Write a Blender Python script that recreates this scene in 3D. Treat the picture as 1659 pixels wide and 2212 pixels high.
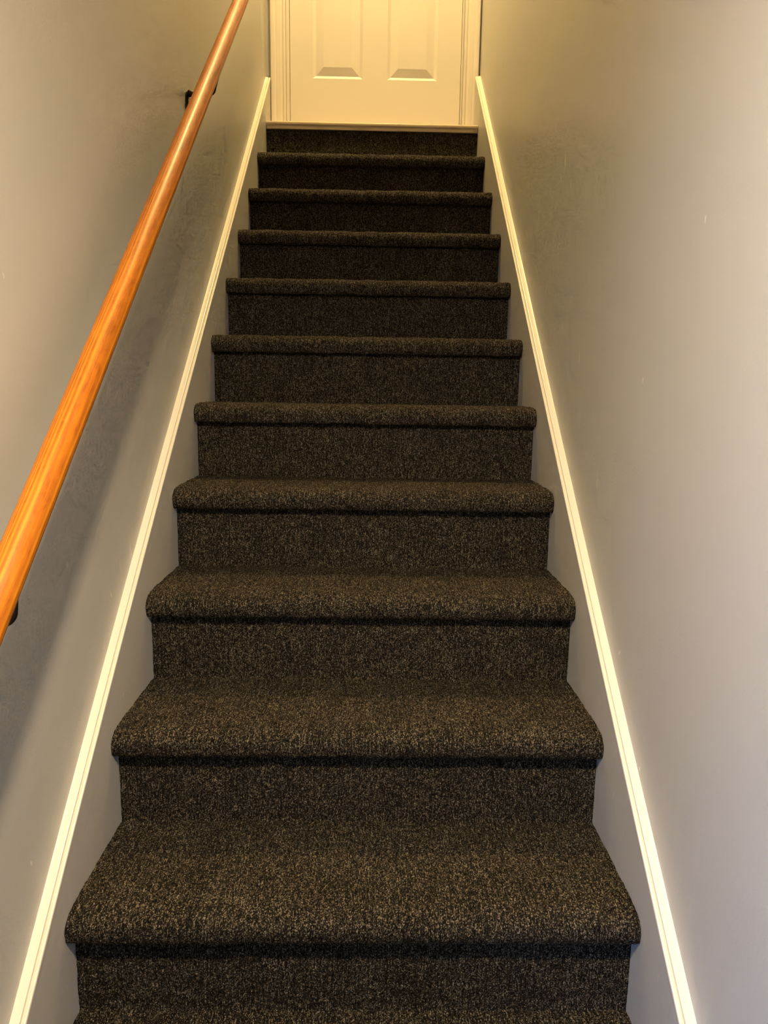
import bpy, bmesh, math, random
import numpy as np
from mathutils import Vector, Matrix

for o in list(bpy.data.objects):
    bpy.data.objects.remove(o)
sc = bpy.context.scene
C = sc.collection

# ---------------------------------------------------------------- camera
FPX = 1461.5                                    # focal length in pixels of the 1659 x 2212 frame
cam_d = bpy.data.cameras.new('camera')
cam_d.sensor_fit = 'HORIZONTAL'
cam_d.sensor_width = 36.0
cam_d.lens = FPX / 1659.0 * 36.0
cam_d.clip_start = 0.02
cam = bpy.data.objects.new('camera', cam_d)
C.objects.link(cam)
_f = Vector((0.0179, 0.9853, -0.1699)).normalized()
_r = Vector((0.9998, -0.0156, 0.0150))
_r = (_r - _f * _r.dot(_f)).normalized()
_u = _r.cross(_f)
cam.matrix_world = Matrix(((_r.x, _u.x, -_f.x, 0.0188),
                           (_r.y, _u.y, -_f.y, -0.7653),
                           (_r.z, _u.z, -_f.z, 1.0272),
                           (0, 0, 0, 1)))
sc.camera = cam

# ---------------------------------------------------------------- world, lamps, exposure
SKY_COL, SKY_STR = (0.24, 0.47, 1.0), 20.0       # daylight seen through the basement window
LOW_LAMP_COL, LOW_LAMP_STR = (1.0, 0.765, 0.46), 3700.0      # ceiling disc lamp over the foot of the stairs
TOP_LAMP_COL, TOP_LAMP_STR = (1.0, 0.68, 0.26), 400.0      # ceiling lamp over the landing
LOW_LAMP_POS, LOW_LAMP_R = (0.0, -0.695, 1.842), 0.036
TOP_LAMP_POS, TOP_LAMP_R = (0.0, 1.95, 4.52), 0.14

w = bpy.data.worlds.new('sky')
sc.world = w
w.use_nodes = True
w.node_tree.nodes['Background'].inputs['Color'].default_value = (*SKY_COL, 1)
w.node_tree.nodes['Background'].inputs['Strength'].default_value = SKY_STR

vs = sc.view_settings
vs.view_transform = 'Standard'
vs.look = 'None'
vs.gamma = 1.0
vs.use_curve_mapping = False
vs.exposure = -0.02

# ---------------------------------------------------------------- dimensions (metres)
RISE, RUN, HALF, OVER = 0.2, 0.22184, 0.4628, 0.0324
NSTEP = 11                                      # risers below the landing, counted from the lowest tread in view
WL, WR = -0.4838, 0.4850                          # faces of the side walls
YW0, YDOOR = -0.55, 2.600                       # foot of the side walls, plane of the door wall
ZFLOOR, ZLAND, ZCEIL0, ZCEIL1 = -0.2, 2.2, 1.862, 4.6


# ---------------------------------------------------------------- helpers
def mesh_obj(name, verts, faces, mat, parent=None, smooth=False, uv=None):
    me = bpy.data.meshes.new(name)
    me.from_pydata([tuple(v) for v in verts], [], [tuple(f) for f in faces])
    me.update()
    if smooth:
        me.polygons.foreach_set('use_smooth', [True] * len(me.polygons))
    if uv is not None:
        lay = me.uv_layers.new(name='UVMap')
        idx = np.empty(len(me.loops), dtype=np.int32)
        me.loops.foreach_get('vertex_index', idx)
        lay.data.foreach_set('uv', np.asarray(uv, dtype=np.float32)[idx].ravel())
    if mat:
        me.materials.append(mat)
    o = bpy.data.objects.new(name, me)
    C.objects.link(o)
    if parent:
        o.parent = parent
    return o


def bm_obj(name, bm, mat, parent=None, smooth=False):
    bmesh.ops.recalc_face_normals(bm, faces=bm.faces)
    me = bpy.data.meshes.new(name)
    bm.to_mesh(me)
    bm.free()
    if smooth:
        me.polygons.foreach_set('use_smooth', [True] * len(me.polygons))
    me.materials.append(mat)
    o = bpy.data.objects.new(name, me)
    C.objects.link(o)
    if parent:
        o.parent = parent
    return o


def bm_box(bm, x0, x1, y0, y1, z0, z1, bevel=0.0):
    m = Matrix.Translation(((x0 + x1) / 2, (y0 + y1) / 2, (z0 + z1) / 2)) @ Matrix.Diagonal((x1 - x0, y1 - y0, z1 - z0, 1))
    r = bmesh.ops.create_cube(bm, size=1.0, matrix=m)
    if bevel:
        es = set(e for v in r['verts'] for e in v.link_edges)
        bmesh.ops.bevel(bm, geom=list(es), offset=bevel, segments=2, affect='EDGES', profile=0.5)


def box(name, x0, x1, y0, y1, z0, z1, mat, parent=None, bevel=0.0):
    bm = bmesh.new()
    bm_box(bm, x0, x1, y0, y1, z0, z1, bevel)
    return bm_obj(name, bm, mat, parent)


def empty(name, loc=(0, 0, 0)):
    o = bpy.data.objects.new(name, None)
    o.location = loc
    o.empty_display_size = 0.05
    C.objects.link(o)
    return o


def tag(o, label=None, cat=None, group=None, kind=None):
    if label: o['label'] = label
    if cat: o['category'] = cat
    if group: o['group'] = group
    if kind: o['kind'] = kind
    return o


def sweep(name, profile, path, mat, parent=None, smooth=False, cap=True):
    """profile: closed list of (a, b); path: list of functions-free frames (origin, axis_a, axis_b)."""
    n = len(profile)
    vs_, fs = [], []
    for (o, ax, bx) in path:
        for a, b in profile:
            vs_.append(Vector(o) + Vector(ax) * a + Vector(bx) * b)
    for k in range(len(path) - 1):
        for i in range(n):
            j = (i + 1) % n
            fs.append((k * n + i, k * n + j, (k + 1) * n + j, (k + 1) * n + i))
    if cap:
        fs.append(tuple(range(n)))
        fs.append(tuple(range((len(path) - 1) * n, len(path) * n))[::-1])
    o = mesh_obj(name, vs_, fs, mat, parent)
    bm = bmesh.new()
    bm.from_mesh(o.data)
    bmesh.ops.recalc_face_normals(bm, faces=bm.faces)
    bm.to_mesh(o.data)
    bm.free()
    if smooth:
        o.data.polygons.foreach_set('use_smooth', [True] * len(o.data.polygons))
        o.data.set_sharp_from_angle(angle=math.radians(40))
    return o


def lathe(bm, prof, segs, mat4):
    """prof: list of (radius, height) about local Z."""
    rings = []
    for r, z in prof:
        if r < 1e-6:
            rings.append([bm.verts.new(mat4 @ Vector((0, 0, z)))])
        else:
            rings.append([bm.verts.new(mat4 @ Vector((r * math.cos(2 * math.pi * k / segs), r * math.sin(2 * math.pi * k / segs), z))) for k in range(segs)])
    for A, B in zip(rings[:-1], rings[1:]):
        for k in range(segs):
            k2 = (k + 1) % segs
            if len(A) == 1 and len(B) == 1:
                continue
            if len(A) == 1:
                bm.faces.new((A[0], B[k], B[k2]))
            elif len(B) == 1:
                bm.faces.new((A[k], A[k2], B[0]))
            else:
                bm.faces.new((A[k], A[k2], B[k2], B[k]))


def tube(bm, pts, rads, segs=14):
    pts = [Vector(p) for p in pts]
    if not isinstance(rads, (list, tuple)):
        rads = [rads] * len(pts)
    rings = []
    up = None
    for i, p in enumerate(pts):
        t = (pts[min(i + 1, len(pts) - 1)] - pts[max(i - 1, 0)]).normalized()
        if up is None:
            up = t.orthogonal().normalized()
        up = (up - t * up.dot(t)).normalized()
        sd = t.cross(up)
        rings.append([bm.verts.new(p + (up * math.cos(2 * math.pi * k / segs) + sd * math.sin(2 * math.pi * k / segs)) * rads[i]) for k in range(segs)])
    for A, B in zip(rings[:-1], rings[1:]):
        for k in range(segs):
            bm.faces.new((A[k], A[(k + 1) % segs], B[(k + 1) % segs], B[k]))
    bm.faces.new(rings[0])
    bm.faces.new(rings[-1][::-1])


# ---------------------------------------------------------------- materials
class NT:
    def __init__(self, name):
        self.m = bpy.data.materials.new(name)
        self.m.use_nodes = True
        self.t = self.m.node_tree
        self.b = self.t.nodes['Principled BSDF']
        self.n = self.t.nodes

    def new(self, typ, **kw):
        nd = self.n.new(typ)
        for k, v in kw.items():
            setattr(nd, k, v)
        return nd

    def link(self, a, b):
        self.t.links.new(a, b)

    def math(self, op, a, b=None, c=None, clamp=False):
        nd = self.n.new('ShaderNodeMath')
        nd.operation = op
        nd.use_clamp = clamp
        for i, v in enumerate((a, b, c)):
            if v is None: continue
            if isinstance(v, (int, float)):
                nd.inputs[i].default_value = v
            else:
                self.link(v, nd.inputs[i])
        return nd.outputs[0]

    def vmath(self, op, a, b=None):
        nd = self.n.new('ShaderNodeVectorMath')
        nd.operation = op
        for i, v in enumerate((a, b)):
            if v is None: continue
            if isinstance(v, tuple):
                nd.inputs[i].default_value = v
            else:
                self.link(v, nd.inputs[i])
        return nd.outputs['Value'] if op == 'LENGTH' else nd.outputs[0]

    def noise(self, vec, scale, detail=2.0, rough=0.5, dist=0.0):
        nd = self.n.new('ShaderNodeTexNoise')
        nd.inputs['Scale'].default_value = scale
        nd.inputs['Detail'].default_value = detail
        nd.inputs['Roughness'].default_value = rough
        nd.inputs['Distortion'].default_value = dist
        if vec is not None: self.link(vec, nd.inputs['Vector'])
        return nd.outputs['Fac']

    def mapping(self, vec, scale=(1, 1, 1), rot=(0, 0, 0), loc=(0, 0, 0)):
        nd = self.n.new('ShaderNodeMapping')
        nd.inputs['Scale'].default_value = scale
        nd.inputs['Rotation'].default_value = rot
        nd.inputs['Location'].default_value = loc
        self.link(vec, nd.inputs['Vector'])
        return nd.outputs[0]

    def ramp(self, fac, stops, interp='LINEAR'):
        nd = self.n.new('ShaderNodeValToRGB')
        cr = nd.color_ramp
        cr.interpolation = interp
        while len(cr.elements) < len(stops):
            cr.elements.new(0.5)
        for e, (p, c) in zip(cr.elements, stops):
            e.position = p
            e.color = (*c, 1) if len(c) == 3 else c
        self.link(fac, nd.inputs['Fac'])
        return nd.outputs['Color']

    def mix(self, fac, a, b, mode='MIX'):
        nd = self.n.new('ShaderNodeMix')
        nd.data_type = 'RGBA'
        nd.blend_type = mode
        for i, v in ((0, fac), (6, a), (7, b)):
            if isinstance(v, (int, float)):
                nd.inputs[i].default_value = v
            elif isinstance(v, tuple):
                nd.inputs[i].default_value = (*v, 1)
            else:
                self.link(v, nd.inputs[i])
        return nd.outputs[2]

    def bump(self, height, strength, dist, normal=None):
        nd = self.n.new('ShaderNodeBump')
        nd.inputs['Strength'].default_value = strength
        nd.inputs['Distance'].default_value = dist
        self.link(height, nd.inputs['Height'])
        if normal is not None: self.link(normal, nd.inputs['Normal'])
        return nd.outputs[0]

    def pos(self):
        return self.n.new('ShaderNodeNewGeometry').outputs['Position']

    def obj(self):
        return self.n.new('ShaderNodeTexCoord').outputs['Object']

    def set(self, **kw):
        for k, v in kw.items():
            k = k.replace('_', ' ')
            i = self.b.inputs[k]
            if isinstance(v, (int, float)):
                i.default_value = v
            elif isinstance(v, tuple):
                i.default_value = (*v, 1) if len(v) == 3 else v
            else:
                self.link(v, i)
        return self


def painted_wall(name, col, marks=()):
    t = NT(name)
    P = t.pos()
    big = t.noise(P, 1.3, 3)
    c = t.mix(t.math('MULTIPLY', big, 0.22), col, tuple(x * 0.86 for x in col))
    # faint scattered scuffs
    st = t.mapping(P, scale=(9, 9, 2.2))
    sc1 = t.noise(st, 3.0, 5, 0.65, 0.4)
    sm = t.ramp(sc1, [(0.0, (0, 0, 0)), (0.70, (0, 0, 0)), (0.78, (1, 1, 1))])
    c = t.mix(t.math('MULTIPLY', sm, 0.10), c, (0.62, 0.60, 0.56))
    vor = t.new('ShaderNodeTexVoronoi', feature='F1')
    vor.inputs['Scale'].default_value = 9.0
    t.link(t.mapping(P, scale=(1, 1, 0.7)), vor.inputs['Vector'])
    dot = t.math('LESS_THAN', vor.outputs['Distance'], 0.016)
    sel = t.math('GREATER_THAN', t.n.new('ShaderNodeSeparateColor').outputs[0], 2.0)
    sep = t.new('ShaderNodeSeparateColor')
    t.link(vor.outputs['Color'], sep.inputs[0])
    sel = t.math('GREATER_THAN', sep.outputs[0], 0.55)
    c = t.mix(t.math('MULTIPLY', t.math('MULTIPLY', dot, sel), 0.8), c, (0.80, 0.78, 0.72))
    rag = t.noise(P, 130.0, 4, 0.7)
    for (my, mz, ry, rz, rot, amt) in marks:
        v = t.mapping(t.vmath('SUBTRACT', P, (0.0, my, mz)), scale=(0.0, 1.0, 1.0))
        v = t.mapping(v, rot=(rot, 0, 0))
        v = t.mapping(v, scale=(0.0, 1 / ry, 1 / rz))
        ln = t.math('ADD', t.vmath('LENGTH', v), t.math('MULTIPLY', t.math('SUBTRACT', rag, 0.5), 2.2))
        mk = t.math('MULTIPLY', t.math('SUBTRACT', 1.15, ln, clamp=True), amt, clamp=True)
        c = t.mix(mk, c, (0.80, 0.78, 0.72))
    stip = t.noise(P, 210.0, 3, 0.55)
    wav = t.noise(P, 9.0, 2)
    nrm = t.bump(stip, 0.22, 0.0012)
    nrm = t.bump(wav, 0.12, 0.01, nrm)
    t.set(Base_Color=c, Roughness=0.42, Normal=nrm)
    t.b.inputs['Specular IOR Level'].default_value = 0.45
    return t.m


WALL = (0.50, 0.495, 0.475)
# scuffs and nicks seen on the plaster: (y, z, half length y, half length z, tilt, strength)
MK_R = [(1.02, 1.60, 0.006, 0.022, 0.1, 0.8), (1.05, 1.57, 0.004, 0.010, 0.0, 0.9), (0.80, 1.12, 0.0025, 0.022, 0.05, 0.9),
        (1.14, 1.32, 0.004, 0.012, -0.5, 0.7), (0.96, 1.20, 0.003, 0.010, -0.4, 0.7), (0.42, 1.06, 0.003, 0.006, 0.0, 0.9),
        (0.62, 0.86, 0.004, 0.03, 0.0, 0.35), (1.02, 1.05, 0.004, 0.06, 0.08, 0.30), (0.43, 0.56, 0.002, 0.010, -0.6, 0.9),
        (0.30, 0.40, 0.003, 0.004, 0.0, 0.9), (0.24, 1.28, 0.003, 0.006, 0.0, 0.8), (1.28, 1.55, 0.004, 0.06, 0.05, 0.25)]
MK_L = [(0.505, 0.640, 0.002, 0.008, -0.5, 0.95), (0.56, 0.68, 0.004, 0.03, -0.15, 0.3), (0.15, 0.33, 0.0025, 0.005, -0.4, 0.9),
        (0.62, 0.70, 0.006, 0.03, -0.1, 0.25), (0.92, 1.65, 0.003, 0.012, 0.0, 0.5), (1.9, 2.0, 0.004, 0.05, 0.0, 0.25),
        (1.55, 1.75, 0.004, 0.08, 0.05, 0.2), (0.20, 1.18, 0.002, 0.005, -0.3, 0.7)]
M_WALL_L = painted_wall('grey_wall_paint_left', WALL, MK_L)
M_WALL_R = painted_wall('grey_wall_paint_right', WALL, MK_R)
M_WALL = painted_wall('grey_wall_paint', WALL)


def skirt_paint():
    t = NT('grey_skirt_paint')
    P = t.pos()
    r = t.mapping(P, rot=(-math.atan2(RISE, RUN), 0, 0))
    br = t.noise(t.mapping(r, scale=(40, 3.0, 240)), 1.0, 4, 0.6)
    col = (0.49, 0.48, 0.455)
    c = t.mix(t.math('MULTIPLY', br, 0.25), col, tuple(x * 0.8 for x in col))
    # chips and scratches where carpet and shoes rubbed the paint
    n1 = t.noise(t.mapping(P, scale=(1, 1, 0.45)), 55.0, 5, 0.75, 0.6)
    patch = t.noise(P, 7.0, 2)
    m = t.math('MULTIPLY', t.ramp(n1, [(0, (0, 0, 0)), (0.63, (0, 0, 0)), (0.67, (1, 1, 1))]),
               t.ramp(patch, [(0, (0, 0, 0)), (0.52, (0, 0, 0)), (0.62, (1, 1, 1))]))
    c = t.mix(t.math('MULTIPLY', m, 0.6), c, (0.75, 0.70, 0.60))
    t.set(Base_Color=c, Roughness=0.40, Normal=t.bump(br, 0.35, 0.0008))
    return t.m


M_SKIRT = skirt_paint()


def white_paint(name, col, rough, marks=0.0):
    t = NT(name)
    P = t.pos()
    c = t.mix(t.math('MULTIPLY', t.noise(P, 3.0, 2), 0.18), col, tuple(x * 0.93 for x in col))
    if marks:
        n1 = t.noise(P, 75.0, 4, 0.7)
        pt = t.noise(P, 4.5, 2)
        m = t.math('MULTIPLY', t.ramp(n1, [(0, (0, 0, 0)), (0.71, (0, 0, 0)), (0.75, (1, 1, 1))]),
                   t.ramp(pt, [(0, (0, 0, 0)), (0.50, (0, 0, 0)), (0.60, (1, 1, 1))]))
        c = t.mix(t.math('MULTIPLY', m, marks), c, (0.30, 0.24, 0.17))
    t.set(Base_Color=c, Roughness=rough, Normal=t.bump(t.noise(P, 160.0, 2), 0.08, 0.0006))
    return t.m


M_TRIM = white_paint('white_trim_paint', (0.80, 0.77, 0.70), 0.30, 0.7)
M_DOOR = white_paint('white_door_paint', (0.80, 0.77, 0.71), 0.38)
M_CASING = white_paint('white_casing_paint', (0.79, 0.75, 0.68), 0.35, 0.3)


def carpet():
    t = NT('charcoal_loop_carpet')
    uv = t.new('ShaderNodeUVMap').outputs[0]
    rnd = t.new('ShaderNodeObjectInfo').outputs['Random']
    comb = t.new('ShaderNodeCombineXYZ')
    t.link(t.math('MULTIPLY', rnd, 37.0), comb.inputs[0])
    t.link(t.math('MULTIPLY', rnd, 71.0), comb.inputs[1])
    v = t.vmath('ADD', uv, comb.outputs[0])
    # loops about 3.4 mm wide and 4.6 mm long, in rows that run down the flight
    vor = t.new('ShaderNodeTexVoronoi', feature='F1')
    vor.inputs['Scale'].default_value = 1.0
    vor.inputs['Randomness'].default_value = 0.70
    t.link(t.mapping(v, scale=(700, 540, 1)), vor.inputs['Vector'])
    sep = t.new('ShaderNodeSeparateColor')
    t.link(vor.outputs['Color'], sep.inputs[0])
    streak = t.noise(t.mapping(v, scale=(420, 60, 1)), 1.0, 2, 0.6)
    patch = t.noise(t.mapping(v, scale=(16, 11, 1)), 1.0, 3, 0.6)
    val = t.math('ADD', t.math('MULTIPLY', sep.outputs[0], 0.58), t.math('MULTIPLY', streak, 0.72))
    val = t.math('ADD', val, t.math('MULTIPLY', t.math('SUBTRACT', patch, 0.5), 0.16))
    rows = t.noise(t.mapping(v, scale=(330, 9, 1)), 1.0, 2, 0.6)
    val = t.math('ADD', val, t.math('MULTIPLY', t.math('SUBTRACT', rows, 0.5), 0.38))
    c = t.ramp(val, [(0.30, (0.0045, 0.0038, 0.0033)), (0.50, (0.0105, 0.0088, 0.0072)), (0.64, (0.027, 0.022, 0.0165)),
                     (0.78, (0.082, 0.068, 0.051)), (0.96, (0.30, 0.258, 0.195))])
    hue = t.ramp(sep.outputs[1], [(0.0, (0.95, 1.02, 1.08)), (0.5, (1.0, 1.0, 0.98)), (1.0, (1.06, 0.97, 0.86))])
    c = t.mix(1.0, c, hue, 'MULTIPLY')
    gap = t.ramp(vor.outputs['Distance'], [(0.0, (1, 1, 1)), (0.35, (0.95, 0.95, 0.95)), (0.75, (0.22, 0.22, 0.22))])
    c = t.mix(1.0, c, gap, 'MULTIPLY')
    fib = t.noise(t.mapping(v, scale=(1300, 900, 1)), 1.0, 2, 0.6)
    hgt = t.math('ADD', t.math('SUBTRACT', 1.0, vor.outputs['Distance']), t.math('MULTIPLY', fib, 0.35))
    t.set(Base_Color=c, Roughness=0.85, Normal=t.bump(hgt, 0.9, 0.0016))
    t.b.inputs['Specular IOR Level'].default_value = 0.10
    return t.m


M_CARPET = carpet()


def rail_wood():
    t = NT('orange_stained_wood')
    O = t.obj()                                  # local Y runs along the rail
    wob = t.noise(t.mapping(O, scale=(13, 2.0, 13)), 1.0, 3, 0.55)
    d = t.vmath('LENGTH', t.mapping(t.vmath('SUBTRACT', O, (-0.060, 0.0, -0.048)), scale=(1, 0.0, 1)))
    ring = t.math('SINE', t.math('ADD', t.math('MULTIPLY', d, 1750.0), t.math('MULTIPLY', wob, 10.0)))
    ring = t.math('MULTIPLY_ADD', ring, 0.5, 0.5)
    ring = t.math('POWER', ring, 1.6)
    fine = t.noise(t.mapping(O, scale=(700, 14, 700)), 1.0, 3, 0.6)
    blot = t.noise(t.mapping(O, scale=(110, 26, 110)), 1.0, 4, 0.62, 0.6)
    big = t.noise(t.mapping(O, scale=(8, 3, 8)), 1.0, 2)
    a = t.math('ADD', t.math('MULTIPLY', ring, 0.30), t.math('MULTIPLY', fine, 0.34))
    a = t.math('ADD', a, t.math('MULTIPLY', blot, 0.38))
    a = t.math('ADD', a, t.math('MULTIPLY', big, 0.16))
    c = t.ramp(a, [(0.32, (0.23, 0.056, 0.0022)), (0.46, (0.41, 0.118, 0.0040)), (0.60, (0.52, 0.165, 0.0060)), (0.78, (0.64, 0.235, 0.012))])
    # one knot near the upper end
    k = t.mapping(t.vmath('SUBTRACT', O, (0.017, KNOT_L, -0.008)), scale=(1, 0.55, 1))
    kd = t.vmath('LENGTH', k)
    kn = t.math('SUBTRACT', 1.0, t.math('MULTIPLY', t.math('ADD', kd, t.math('MULTIPLY', t.noise(O, 130.0, 3), 0.014)), 70.0), clamp=True)
    c = t.mix(t.math('MULTIPLY', kn, 1.3, clamp=True), c, (0.14, 0.045, 0.012))
    t.set(Base_Color=c, Roughness=0.48, Specular_IOR_Level=0.35, Normal=t.bump(a, 0.10, 0.0005))
    t.b.inputs['Coat Weight'].default_value = 0.09
    t.b.inputs['Coat Roughness'].default_value = 0.24
    return t.m


KNOT_L = 2.55
M_RAIL = rail_wood()


def simple(name, col, rough, metal=0.0, nscale=60.0, var=0.2, spec=0.5):
    t = NT(name)
    c = t.mix(t.math('MULTIPLY', t.noise(t.pos(), nscale, 3), var * 2), col, tuple(x * 0.6 for x in col))
    t.set(Base_Color=c, Roughness=rough, Metallic=metal)
    t.b.inputs['Specular IOR Level'].default_value = spec
    return t.m


M_BRONZE = simple('dark_bronze_metal', (0.050, 0.034, 0.022), 0.32, 0.85, 200.0)
M_BRASS = simple('worn_brass_metal', (0.62, 0.45, 0.20), 0.25, 1.0, 200.0)
M_KNOB = simple('satin_nickel', (0.60, 0.56, 0.50), 0.28, 1.0, 200.0)


def threshold_mat():
    t = NT('beige_threshold_wood')
    P = t.pos()
    g = t.noise(t.mapping(P, scale=(2.5, 60, 90)), 1.0, 4, 0.6)
    c = t.ramp(g, [(0.25, (0.58, 0.46, 0.31)), (0.75, (0.72, 0.60, 0.43))])
    t.set(Base_Color=c, Roughness=0.36)
    return t.m


M_THR = threshold_mat()
M_CEIL = white_paint('white_ceiling_paint', (0.78, 0.77, 0.74), 0.7)
M_BASEFLOOR = simple('grey_basement_floor', (0.20, 0.17, 0.14), 0.55, 0.0, 12.0)


def emit(name, col, strength):
    t = NT(name)
    t.set(Base_Color=(0.9, 0.88, 0.82), Roughness=0.4)
    t.b.inputs['Emission Color'].default_value = (*col, 1)
    t.b.inputs['Emission Strength'].default_value = strength
    return t.m


M_LOWBULB = emit('lit_warm_bulb', LOW_LAMP_COL, LOW_LAMP_STR)
M_TOPBULB = emit('lit_warm_diffuser', TOP_LAMP_COL, TOP_LAMP_STR)


def pane_mat():
    t = NT('window_glass')
    tr = t.new('ShaderNodeBsdfTransparent')
    gl = t.new('ShaderNodeBsdfGlossy')
    gl.inputs['Roughness'].default_value = 0.02
    mx = t.new('ShaderNodeMixShader')
    mx.inputs[0].default_value = 0.07
    t.link(tr.outputs[0], mx.inputs[1])
    t.link(gl.outputs[0], mx.inputs[2])
    t.link(mx.outputs[0], t.n['Material Output'].inputs['Surface'])
    return t.m


M_PANE = pane_mat()

# ---------------------------------------------------------------- setting: walls, floors, ceilings
T = 0.12
tag(box('wall_left', WL - T, WL, YW0, YDOOR + T, ZFLOOR, ZCEIL1, M_WALL_L), kind='structure')
tag(box('wall_right', WR, WR + T, YW0, YDOOR + T, ZFLOOR, ZCEIL1, M_WALL_R), kind='structure')

# door wall: three pieces round the door opening in one mesh
DX0, DX1, DTOP = -0.392, 0.405, ZLAND + 2.06
bm = bmesh.new()
bm_box(bm, WL, DX0, YDOOR, YDOOR + T, 1.9, ZCEIL1)
bm_box(bm, DX1, WR, YDOOR, YDOOR + T, 1.9, ZCEIL1)
bm_box(bm, DX0, DX1, YDOOR, YDOOR + T, DTOP, ZCEIL1)
tag(bm_obj('wall_back', bm, M_WALL), kind='structure')

# basement room behind the viewpoint
BX0, BX1, BY0 = -2.4, 2.2, -4.0
tag(box('floor', BX0 - T, BX1 + T, BY0 - T, 0.10, ZFLOOR - 0.1, ZFLOOR, M_BASEFLOOR), kind='structure')
tag(box('ceiling', BX0 - T, BX1 + T, BY0 - T, -0.50, ZCEIL0, ZCEIL0 + 0.24, M_CEIL), kind='structure')
tag(box('ceiling_stairwell', WL - T, WR + T, -0.62, YDOOR + T, ZCEIL1, ZCEIL1 + 0.1, M_CEIL), kind='structure')
tag(box('wall_header', WL - T, WR + T, -0.62, -0.50, ZCEIL0 + 0.24, ZCEIL1, M_WALL), kind='structure')
WY0, WY1, WZ0, WZ1 = -3.2, -1.35, 0.35, 1.55       # window opening in the side wall of the basement
bm = bmesh.new()
bm_box(bm, BX0 - T, BX0, BY0, WY0, ZFLOOR, ZCEIL0)
bm_box(bm, BX0 - T, BX0, WY1, YW0 + T, ZFLOOR, ZCEIL0)
bm_box(bm, BX0 - T, BX0, WY0, WY1, ZFLOOR, WZ0)
bm_box(bm, BX0 - T, BX0, WY0, WY1, WZ1, ZCEIL0)
tag(bm_obj('wall_side', bm, M_WALL), kind='structure')
tag(box('wall_far', BX1, BX1 + T, BY0, YW0, ZFLOOR, ZCEIL0, M_WALL), kind='structure')
bm = bmesh.new()
bm_box(bm, BX0, WL - T, YW0, YW0 + T, ZFLOOR, ZCEIL0)
bm_box(bm, WR + T, BX1, YW0, YW0 + T, ZFLOOR, ZCEIL0)
tag(bm_obj('wall_front', bm, M_WALL), kind='structure')
tag(box('wall_rear', BX0 - T, BX1 + T, BY0 - T, BY0, ZFLOOR, ZCEIL0, M_WALL), kind='structure')
win = tag(empty('window_1', (BX0 - 0.06, (WY0 + WY1) / 2, WZ0)), kind='structure')


def child_keep(o, parent):
    bpy.context.view_layer.update()
    o.parent = parent
    o.matrix_parent_inverse = parent.matrix_world.inverted()
    return o


bm = bmesh.new()
WM = (WY0 + WY1) / 2
for y in (WY0 + 0.03, WM, WY1 - 0.03):
    bm_box(bm, BX0 - 0.09, BX0 - 0.03, y - 0.03, y + 0.03, WZ0, WZ1)
for z in (WZ0 + 0.03, WZ1 - 0.03):
    bm_box(bm, BX0 - 0.088, BX0 - 0.032, WY0, WY1, z - 0.03, z + 0.03)
child_keep(bm_obj('window_frame', bm, M_CASING), win)
for a, b in ((WY0 + 0.06, WM - 0.03), (WM + 0.03, WY1 - 0.06)):
    child_keep(box('pane', BX0 - 0.064, BX0 - 0.06, a, b, WZ0 + 0.06, WZ1 - 0.06, M_PANE), win)
pl = bpy.data.lights.new('window_daylight', 'AREA')
pl.shape = 'RECTANGLE'
pl.size, pl.size_y = WZ1 - WZ0, WY1 - WY0
pl.cycles.is_portal = True
po = bpy.data.objects.new('window_daylight', pl)
po.location = (BX0 - 0.02, WM, (WZ0 + WZ1) / 2)
po.rotation_euler = (0, math.radians(-90), 0)
C.objects.link(po)

# ---------------------------------------------------------------- stairs
rng = np.random.default_rng(7)


def smooth_noise(nv, nu, passes=1):
    a = rng.standard_normal((nv, nu))
    for _ in range(passes):
        a = (a + np.roll(a, 1, 0) + np.roll(a, 1, 1) + np.roll(a, -1, 0) + np.roll(a, -1, 1)) / 5
    return a / a.std()


def resample(pts, step):
    pts = np.array(pts, float)
    seg = np.hypot(*np.diff(pts, axis=0).T)
    s = np.concatenate([[0], np.cumsum(seg)])
    n = max(2, int(round(s[-1] / step)) + 1)
    q = np.linspace(0, s[-1], n)
    return np.stack([np.interp(q, s, pts[:, 0]), np.interp(q, s, pts[:, 1])], 1), q


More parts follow.
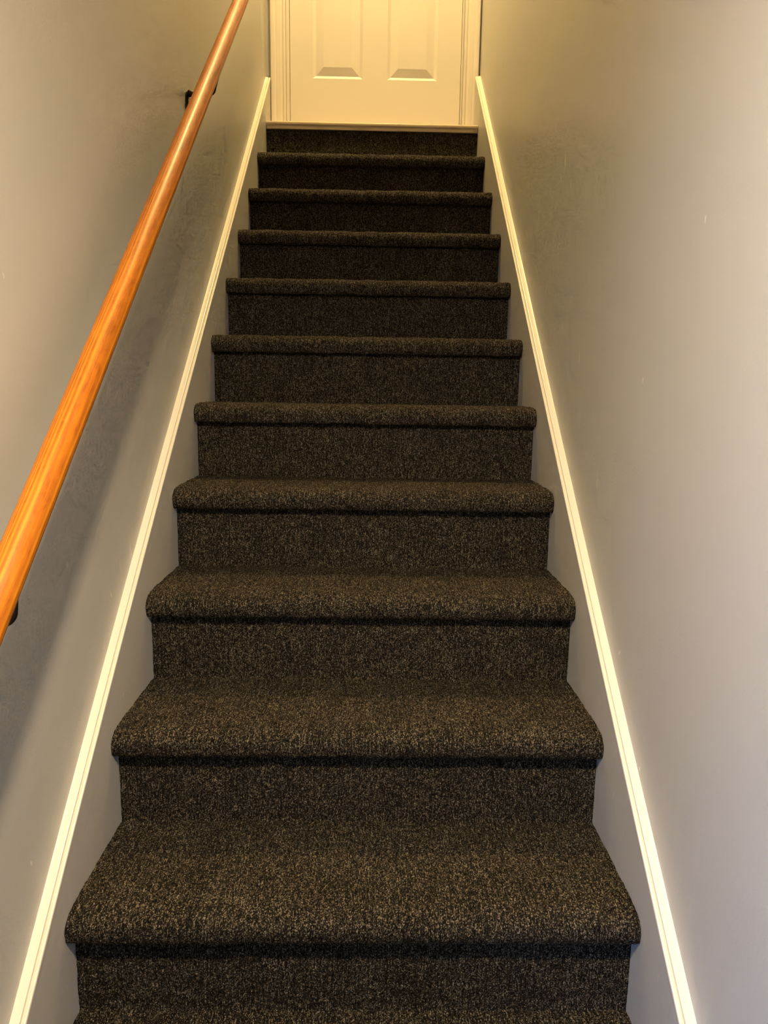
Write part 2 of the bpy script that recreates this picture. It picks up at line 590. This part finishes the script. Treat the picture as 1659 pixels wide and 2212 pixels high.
def carpet_sheet(name, prof, back, step=0.0028, amp=0.0007):
    """Carpet face swept across the stair width from profile (y, z); 'back' closes the solid behind it."""
    P, s = resample(prof, step)
    tan = np.gradient(P, axis=0)
    nrm = np.stack([-tan[:, 1], tan[:, 0]], 1)
    nrm /= np.linalg.norm(nrm, axis=1)[:, None]
    nu = int(2 * HALF / step)
    xs = np.linspace(-HALF + 0.0005, HALF - 0.0005, nu)
    nv = len(P)
    d = smooth_noise(nv, nu) * amp
    d += smooth_noise(nv, nu, 40) * 0.0006
    d[0] = d[-1] = 0
    Y = P[:, 0:1] + nrm[:, 0:1] * d
    Z = P[:, 1:2] + nrm[:, 1:2] * d
    X = np.broadcast_to(xs, (nv, nu)).copy()
    X[:, 0] -= 0.0
    V = np.stack([X, Y, Z], -1).reshape(-1, 3)
    UV = np.stack([X, np.broadcast_to(s[:, None], (nv, nu))], -1).reshape(-1, 2)
    i = np.arange(nv - 1)[:, None] * nu + np.arange(nu - 1)[None, :]
    F = np.stack([i, i + nu, i + nu + 1, i + 1], -1).reshape(-1, 4)
    nb = len(back)
    base = len(V)
    bv, bu = [], []
    for x in (xs[0], xs[-1]):
        for (y, z) in back:
            bv.append((x, y, z)); bu.append((x, y))
    V = np.concatenate([V, np.array(bv)])
    UV = np.concatenate([UV, np.array(bu)])
    faces = [tuple(f) for f in F.tolist()]
    # closing faces: end caps and the hidden rear
    left = [r * nu for r in range(nv)] + [base + k for k in range(nb)]
    right = [r * nu + nu - 1 for r in range(nv)] + [base + nb + k for k in range(nb)]
    faces.append(tuple(left[::-1]))
    faces.append(tuple(right))
    for k in range(nb - 1):
        faces.append((base + k, base + k + 1, base + nb + k + 1, base + nb + k))
    me = bpy.data.meshes.new(name)
    me.from_pydata([tuple(v) for v in V.tolist()], [], faces)
    me.update()
    sm = np.zeros(len(me.polygons), dtype=bool)
    sm[:len(F)] = True
    me.polygons.foreach_set('use_smooth', sm)
    lay = me.uv_layers.new(name='UVMap')
    idx = np.empty(len(me.loops), dtype=np.int32)
    me.loops.foreach_get('vertex_index', idx)
    lay.data.foreach_set('uv', UV.astype(np.float32)[idx].ravel())
    me.materials.append(M_CARPET)
    return me


# tread: local origin at the riser plane on tread level; y runs up the flight
NTHK = 0.052
prof = [(RUN + 0.012, 0.0), (RUN - 0.008, 0.0), (0.10, 0.0), (0.045, -0.0003)]
cx, cz, ra, rb = 0.012, -0.029, OVER + 0.012, 0.0285
for k in range(1, 15):                            # rounded top of the nosing
    a = math.pi / 2 * k / 14
    prof.append((cx - ra * math.sin(a) ** 0.92, cz + rb * math.cos(a)))
for k in range(1, 8):                             # tucked underside
    a = math.pi / 2 * k / 7
    prof.append((-OVER + 0.013 * (1 - math.cos(a)), cz - (NTHK + cz) * math.sin(a)))
prof.append((0.0, -NTHK))
tread_me = carpet_sheet('tread', prof, [(0.015, -NTHK), (RUN + 0.012, -NTHK)])
rprof = [(0.0, -NTHK + 0.004), (0.0005, -RISE + 0.0045), (-0.0015, -RISE - 0.002)]
riser_me = carpet_sheet('riser', rprof, [(0.018, -RISE - 0.002), (0.018, -NTHK + 0.004)])
tprof = [(0.0, -0.0342), (0.0005, -RISE + 0.0045), (-0.0015, -RISE - 0.002)]
toprise_me = carpet_sheet('riser', tprof, [(0.018, -RISE - 0.002), (0.018, -0.0342)])

stairs = empty('staircase', (0, 0, ZFLOOR))
tag(stairs, 'straight flight of stairs covered in dark charcoal flecked carpet', 'staircase')
for i in range(0, NSTEP):
    st = bpy.data.objects.new('step', tread_me)
    C.objects.link(st)
    st.parent = stairs
    st.location = (0, i * RUN, i * RISE - ZFLOOR)
    rs = bpy.data.objects.new('riser', riser_me)
    C.objects.link(rs)
    rs.parent = st
rs = bpy.data.objects.new('riser', toprise_me)
C.objects.link(rs)
rs.parent = stairs
rs.location = (0, NSTEP * RUN, NSTEP * RISE - ZFLOOR)
# landing under the door
YR = NSTEP * RUN
thr_prof = [(YDOOR - 0.002, ZLAND - 0.034), (YR + 0.001, ZLAND - 0.034), (YR - 0.010, ZLAND - 0.0340), (YR - 0.0105, ZLAND - 0.0245)]
for k in range(0, 6):
    a = math.pi / 2 * k / 5
    thr_prof.append((YR - 0.0105 - 0.006 * math.sin(a) ** 2, ZLAND - 0.0240 + 0.008 * (k / 5)))
for k in range(0, 7):
    a = math.pi / 2 * k / 6
    thr_prof.append((YR - 0.0075 - 0.009 * math.cos(a), ZLAND - 0.0095 + 0.0055 * math.sin(a)))
thr_prof.append((YDOOR - 0.002, ZLAND - 0.004))
path = [((x, 0, 0), (0, 1, 0), (0, 0, 1)) for x in (-HALF + 0.003, HALF - 0.002)]
thr = sweep('door_threshold', thr_prof, path, M_THR, smooth=True)
tag(thr, 'beige wooden threshold strip capping the top riser under the white door', 'threshold')
tag(box('floor_landing', DX0, DX1, YDOOR, YDOOR + T, ZLAND - 0.12, ZLAND - 0.004, M_THR), kind='structure')


# ---------------------------------------------------------------- skirt boards with cap moulding
def curve_fit(pts, deg):
    y = np.array([p[0] for p in pts]); o = np.array([p[1] for p in pts])
    return np.polyfit(y, o, deg)


OFF_L = curve_fit([(0.068, 0.0800), (0.274, 0.0930), (0.38, 0.097), (0.63, 0.1035), (1.05, 0.1020), (2.1, 0.0955), (2.58, 0.095)], 4)
OFF_R = curve_fit([(0.051, 0.1075), (0.264, 0.107), (0.66, 0.0990), (1.05, 0.100), (1.46, 0.109), (1.91, 0.112), (2.45, 0.122)], 3)


def ztop(y, off):
    return y * RISE / RUN + float(np.polyval(off, max(0.03, y))) + 0.0035


def skirt(name, sgn, off, wall, yend):
    ys = np.linspace(-0.22, yend, 60)
    face, rear = sgn * HALF, wall
    vs_, fs = [], []
    for y in ys:
        zt = ztop(y, off)
        zb = max(ZFLOOR, zt - 0.42)
        vs_ += [(face, y, zt), (rear, y, zt), (rear, y, zb), (face, y, zb)]
    n = len(ys)
    for k in range(n - 1):
        for a in range(4):
            b = (a + 1) % 4
            fs.append((4 * k + a, 4 * k + b, 4 * (k + 1) + b, 4 * (k + 1) + a))
    fs += [(0, 1, 2, 3), tuple(4 * (n - 1) + a for a in (3, 2, 1, 0))]
    me = mesh_obj(name, vs_, fs, M_SKIRT)
    bm = bmesh.new(); bm.from_mesh(me.data)
    bmesh.ops.recalc_face_normals(bm, faces=bm.faces)
    bm.to_mesh(me.data); bm.free()
    tag(me, kind='structure')
    # cap moulding: (depth out from the wall, height above the board), bead at the front, cove, sloping back
    D = abs(wall) - HALF
    f = D + 0.0012
    cap = [(0.0, 0.0), (f, 0.0), (f, 0.0032)]
    for k in range(1, 5):                         # rounded front bead
        a = math.pi / 2 * k / 4
        cap.append((f - 0.0022 + 0.0022 * math.cos(a), 0.0032 + 0.0016 * math.sin(a)))
    cap += [(f - 0.0050, 0.0047), (f - 0.0060, 0.0043), (f - 0.0064, 0.0003), (f - 0.0083, 0.0003), (f - 0.0088, 0.0045), (f - 0.0098, 0.0050)]
    for k in range(1, 8):                         # long shallow slope back to the wall
        u = k / 7
        cap.append((f - 0.0098 - (f - 0.0098 - 0.0008) * u, 0.0050 + 0.0016 * u ** 1.7))
    cap += [(0.0, 0.0068)]
    path = []
    for k, y in enumerate(np.linspace(-0.22, yend + 0.004, 60)):
        z = ztop(y, off)
        path.append(((wall, y, z), (-sgn, 0, 0), (0, -0.45 if k else 0, 1)))
    c = sweep('cap_moulding', cap, path, M_TRIM, me, smooth=True)
    return me


skirt('baseboard_left', -1, OFF_L, WL, YDOOR - 0.022)
skirt('baseboard_right', 1, OFF_R, WR, YDOOR - 0.030)

# ---------------------------------------------------------------- door, casing
door = tag(empty('door_1', (0, YDOOR, ZLAND)), kind='structure')
YS = YDOOR + 0.006                                # front face of the slab
SX0, SX1, SZ0, SZ1 = -0.376, 0.398, ZLAND + 0.008, ZLAND + 2.036


def door_slab():
    px = [(-0.2735, -0.0480), (0.0645, 0.2900)]
    pz = [(2.4430, 3.015), (3.12, 3.66), (3.76, 4.06)]
    bm = bmesh.new()
    xs = [SX0, px[0][0], px[0][1], px[1][0], px[1][1], SX1]
    zs = [SZ0, pz[0][0], pz[0][1], pz[1][0], pz[1][1], pz[2][0], pz[2][1], SZ1]
    for i in range(5):
        for j in range(7):
            if i in (1, 3) and j in (1, 3, 5):
                continue
            v = [bm.verts.new((x, YS, z)) for x, z in ((xs[i], zs[j]), (xs[i + 1], zs[j]), (xs[i + 1], zs[j + 1]), (xs[i], zs[j + 1]))]
            bm.faces.new(v)
    # edges and back
    for (x0, x1, z0, z1) in ((SX0, SX0, SZ0, SZ1), (SX1, SX1, SZ0, SZ1), (SX0, SX1, SZ0, SZ0), (SX0, SX1, SZ1, SZ1)):
        if x0 == x1:
            q = [(x0, YS, z0), (x0, YS + 0.04, z0), (x0, YS + 0.04, z1), (x0, YS, z1)]
        else:
            q = [(x0, YS, z0), (x1, YS, z0), (x1, YS + 0.04, z0), (x0, YS + 0.04, z0)]
        bm.faces.new([bm.verts.new(p) for p in q])
    bm.faces.new([bm.verts.new(p) for p in ((SX0, YS + 0.04, SZ0), (SX1, YS + 0.04, SZ0), (SX1, YS + 0.04, SZ1), (SX0, YS + 0.04, SZ1))])
    bmesh.ops.remove_doubles(bm, verts=bm.verts, dist=1e-5)
    slab = child_keep(bm_obj('door_slab', bm, M_DOOR), door)
    # moulded panels: sticking slopes in, flat groove, raised field slopes back out
    for (x0, x1) in px:
        for (z0, z1) in pz:
            rings = [(0.0, 0.0), (0.010, 0.0085), (0.0135, 0.0105), (0.0475, 0.0025), (0.0490, 0.0022)]
            bm = bmesh.new()
            prev = None
            for (ins, dep) in rings:
                r = [bm.verts.new((x, YS + dep, z)) for x, z in ((x0 + ins, z0 + ins), (x1 - ins, z0 + ins), (x1 - ins, z1 - ins), (x0 + ins, z1 - ins))]
                if prev:
                    for k in range(4):
                        bm.faces.new((prev[k], prev[(k + 1) % 4], r[(k + 1) % 4], r[k]))
                prev = r
            bm.faces.new(prev)
            o = bm_obj('panel', bm, M_DOOR)
            # face the stairs
            if o.data.polygons[-1].normal.y > 0:
                o.data.flip_normals()
            child_keep(o, slab)


door_slab()

# casing profile: (across from inner edge to outer edge, projection toward the stairs)
CW = 0.066
cas = [(0.0, 0.0), (0.0, 0.008), (0.003, 0.011), (0.009, 0.0115), (0.012, 0.009), (0.016, 0.0095), (0.022, 0.0120), (0.036, 0.0140),
       (0.044, 0.0145), (0.047, 0.0170), (0.056, 0.0185), (0.063, 0.0185), (CW, 0.0165), (CW, 0.0)]
CXL, CXR = -0.3955, 0.4115                        # inner edges of the casing
ZC = DTOP + 0.006
for nm, x, s in (('casing', CXL, -1), ('casing', CXR, 1)):
    path = [((x, YDOOR, ZLAND - 0.003), (s, 0, 0), (0, -1, 0)), ((x, YDOOR, ZC), (s, 0, 1), (0, -1, 0))]
    child_keep(sweep(nm, cas, path, M_CASING), door)
path = [((CXL, YDOOR, ZC), (-1, 0, 1), (0, -1, 0)), ((CXR, YDOOR, ZC), (1, 0, 1), (0, -1, 0))]
child_keep(sweep('casing', cas, path, M_CASING), door)
# jamb lining and stop bead
for s, x in ((-1, DX0), (1, DX1)):
    e = SX0 - 0.002 if s < 0 else SX1 + 0.002
    child_keep(box('jamb', min(x, e), max(x, e), YDOOR - 0.001, YDOOR + T, ZLAND - 0.003, DTOP, M_CASING), door)
child_keep(box('jamb', DX0, DX1, YDOOR - 0.001, YDOOR + T, SZ1 + 0.003, DTOP, M_CASING), door)
bm = bmesh.new()
bm_box(bm, DX0, SX0 + 0.02, YS + 0.043, YDOOR + T, ZLAND - 0.003, SZ1)
bm_box(bm, SX1 - 0.02, DX1, YS + 0.043, YDOOR + T, ZLAND - 0.003, SZ1)
bm_box(bm, DX0, DX1, YS + 0.043, YDOOR + T, SZ1 - 0.02, SZ1 + 0.003)
bm_box(bm, SX0 + 0.02, SX1 - 0.02, YS + 0.043, YDOOR + T, ZLAND - 0.003, ZLAND + 0.02)
child_keep(bm_obj('door_stop', bm, M_CASING), door)
bm = bmesh.new()
mt = Matrix.Translation((SX0 + 0.07, YS, ZLAND + 0.93)) @ Matrix.Rotation(math.radians(90), 4, 'X')
lathe(bm, [(0.0, 0.0), (0.031, 0.0), (0.031, 0.005), (0.026, 0.009), (0.012, 0.011), (0.010, 0.030), (0.018, 0.036), (0.027, 0.046), (0.027, 0.056), (0.020, 0.064), (0.0, 0.067)], 24, mt)
child_keep(bm_obj('door_knob', bm, M_KNOB, smooth=True), door)

# ---------------------------------------------------------------- handrail
RX0, RZ0, RSL, RDX, RR = -0.4053, 0.8084, 0.9239, 0.0106, 0.0203


def rail_at(y):
    return Vector((RX0 + RDX * y, y, RZ0 + RSL * y))


ya, yb = -0.30, 2.36
A, B = rail_at(ya), rail_at(yb)
axis = (B - A).normalized()
L = (B - A).length
bm = bmesh.new()
segs = 48
prof_r = []
for k in range(5):
    a = math.pi / 2 * k / 4
    prof_r.append((RR - 0.006 + 0.006 * math.sin(a), 0.006 - 0.006 * math.cos(a)))
n_mid = 40
lath = [(0.0, 0.0)] + prof_r + [(RR, 0.006 + (L - 0.012) * k / n_mid) for k in range(1, n_mid)] + [(r, L - z) for r, z in prof_r[::-1]] + [(0.0, L)]
lathe(bm, lath, segs, Matrix.Rotation(math.radians(-90), 4, 'X'))   # along local +Y
rail = bm_obj('handrail', bm, M_RAIL, smooth=True)
xax = Vector((1, 0, 0)); xax = (xax - axis * xax.dot(axis)).normalized()
zax = xax.cross(axis)
rail.matrix_world = Matrix(((xax.x, axis.x, zax.x, A.x), (xax.y, axis.y, zax.y, A.y), (xax.z, axis.z, zax.z, A.z), (0, 0, 0, 1)))
rail.data.set_sharp_from_angle(angle=math.radians(50))
tag(rail, 'round orange-stained wooden handrail sloping up the left wall', 'handrail')


def bracket(y, drop, inset, label):
    p = rail_at(y)
    zarm = p.z - drop
    t = empty('handrail_bracket', (WL, y, zarm))
    tag(t, label, 'bracket', 'brackets under the handrail')
    # oval wall plate
    bm = bmesh.new()
    n = 28
    rings = []
    for sc_, d in ((1.0, 0.0), (1.0, 0.0035), (0.86, 0.0060), (0.45, 0.0075)):
        rings.append([bm.verts.new((d, 0.008 + 0.019 * sc_ * math.cos(2 * math.pi * k / n), 0.034 * sc_ * math.sin(2 * math.pi * k / n) - 0.026)) for k in range(n)])
    for a, b in zip(rings[:-1], rings[1:]):
        for k in range(n):
            bm.faces.new((a[k], a[(k + 1) % n], b[(k + 1) % n], b[k]))
    bm.faces.new(rings[-1]); bm.faces.new(rings[0][::-1])
    plate = bm_obj('wall_plate', bm, M_BRONZE, t, smooth=True)
    plate.data.set_sharp_from_angle(angle=math.radians(35))
    for zz in (0.001, -0.046):
        bm = bmesh.new()
        lathe(bm, [(0.0045, 0.0), (0.0045, 0.002), (0.003, 0.0035), (0.0, 0.004)], 12, Matrix.Translation((0.0050, 0.004, zz)) @ Matrix.Rotation(math.radians(90), 4, 'Y'))
        bm_obj('screw', bm, M_BRASS, plate, smooth=True)
    # arm: out from the wall, elbow, up to the rail
    rx = p.x - WL
    ex = rx - inset
    pts, rad = [], []
    for k in range(6):
        u = k / 5
        pts.append((0.006 + (ex - 0.020) * u, 0, -0.004 * math.sin(math.pi * u)))
        rad.append(0.0090 - 0.0030 * math.sin(math.pi * min(1, u * 1.2)))
    for k in range(1, 8):
        a = math.pi / 2 * k / 7
        pts.append((ex - 0.014 + 0.014 * math.sin(a), 0, 0.014 - 0.014 * math.cos(a)))
        rad.append(0.0066)
    top = p.z - zarm - RR * 1.40
    pts.append((rx, 0, top)); rad.append(0.0065)
    bm = bmesh.new()
    tube(bm, pts, rad, 16)
    bm_obj('arm', bm, M_BRONZE, t, smooth=True)
    # saddle strap along the underside of the rail
    bm = bmesh.new()
    sy = math.atan(RSL)
    for a0, r_ in ((0, 0),):
        vs1 = []
        for q in range(2):
            for k in range(9):
                ang = math.radians(-90 - 22 + 32 * k / 8)
                for rr in (RR + 0.0004, RR + 0.0022):
                    loc = Vector((rr * math.cos(ang), -0.024 + 0.048 * q, rr * math.sin(ang)))
                    vs1.append(bm.verts.new(Matrix.Translation((rx, 0, p.z - zarm)) @ Matrix.Rotation(sy, 4, 'X') @ loc))
        g = lambda q, k, r2: vs1[q * 18 + k * 2 + r2]
        for k in range(8):
            bm.faces.new((g(0, k, 0), g(0, k + 1, 0), g(1, k + 1, 0), g(1, k, 0)))
            bm.faces.new((g(0, k, 1), g(1, k, 1), g(1, k + 1, 1), g(0, k + 1, 1)))
            bm.faces.new((g(0, k, 0), g(0, k, 1), g(0, k + 1, 1), g(0, k + 1, 0)))
            bm.faces.new((g(1, k, 0), g(1, k + 1, 0), g(1, k + 1, 1), g(1, k, 1)))
        for k in (0, 8):
            bm.faces.new((g(0, k, 0), g(1, k, 0), g(1, k, 1), g(0, k, 1)))
    bm_obj('saddle', bm, M_BRONZE, t)
    return t


bracket(1.185, 0.100, 0.018, 'dark bronze wall bracket under the upper stretch of the wooden handrail')
bracket(0.015, 0.069, 0.003, 'dark bronze bracket elbow peeking out below the lower end of the handrail')

# ---------------------------------------------------------------- lamps
lamp = empty('ceiling_lamp', (LOW_LAMP_POS[0], LOW_LAMP_POS[1], ZCEIL0))
tag(lamp, 'small round downlight on the low ceiling at the foot of the stairs', 'lamp')
zl = LOW_LAMP_POS[2] - ZCEIL0
bm = bmesh.new()
lathe(bm, [(0.0, 0.0), (0.095, 0.0), (0.095, -0.006), (LOW_LAMP_R + 0.004, zl + 0.002), (LOW_LAMP_R + 0.002, zl + 0.004), (0.0, zl + 0.004)], 32, Matrix.Identity(4))
bm_obj('lamp_base', bm, M_CASING, lamp)
bm = bmesh.new()
bmesh.ops.create_circle(bm, cap_ends=True, segments=24, radius=LOW_LAMP_R, matrix=Matrix.Translation((0, 0, zl + 0.003)))
for f_ in bm.faces:
    if f_.normal.z > 0: f_.normal_flip()
me_ = bpy.data.meshes.new('lamp_lens'); bm.to_mesh(me_); bm.free(); me_.materials.append(M_LOWBULB)
lens_o = bpy.data.objects.new('lamp_lens', me_); C.objects.link(lens_o); lens_o.parent = lamp

lamp2 = empty('flush_lamp', (TOP_LAMP_POS[0], TOP_LAMP_POS[1], ZCEIL1))
tag(lamp2, 'round flush ceiling lamp high above the landing by the door', 'lamp')
bm = bmesh.new()
lathe(bm, [(0.0, 0.0), (0.16, 0.0), (0.16, -0.03), (0.142, -0.035), (0.0, -0.035)], 36, Matrix.Identity(4))
bm_obj('lamp_base', bm, M_CASING, lamp2, smooth=False)
bm = bmesh.new()
lathe(bm, [(TOP_LAMP_R, -0.0355), (TOP_LAMP_R * 0.92, -0.055), (TOP_LAMP_R * 0.6, -0.072), (0.0, -0.08)], 36, Matrix.Identity(4))
bm_obj('lamp_shade', bm, M_TOPBULB, lamp2, smooth=True)

sc.cycles.max_bounces = 8
sc.cycles.diffuse_bounces = 4
sc.cycles.glossy_bounces = 2
sc.cycles.adaptive_threshold = 0.1
sc.cycles.adaptive_min_samples = 12
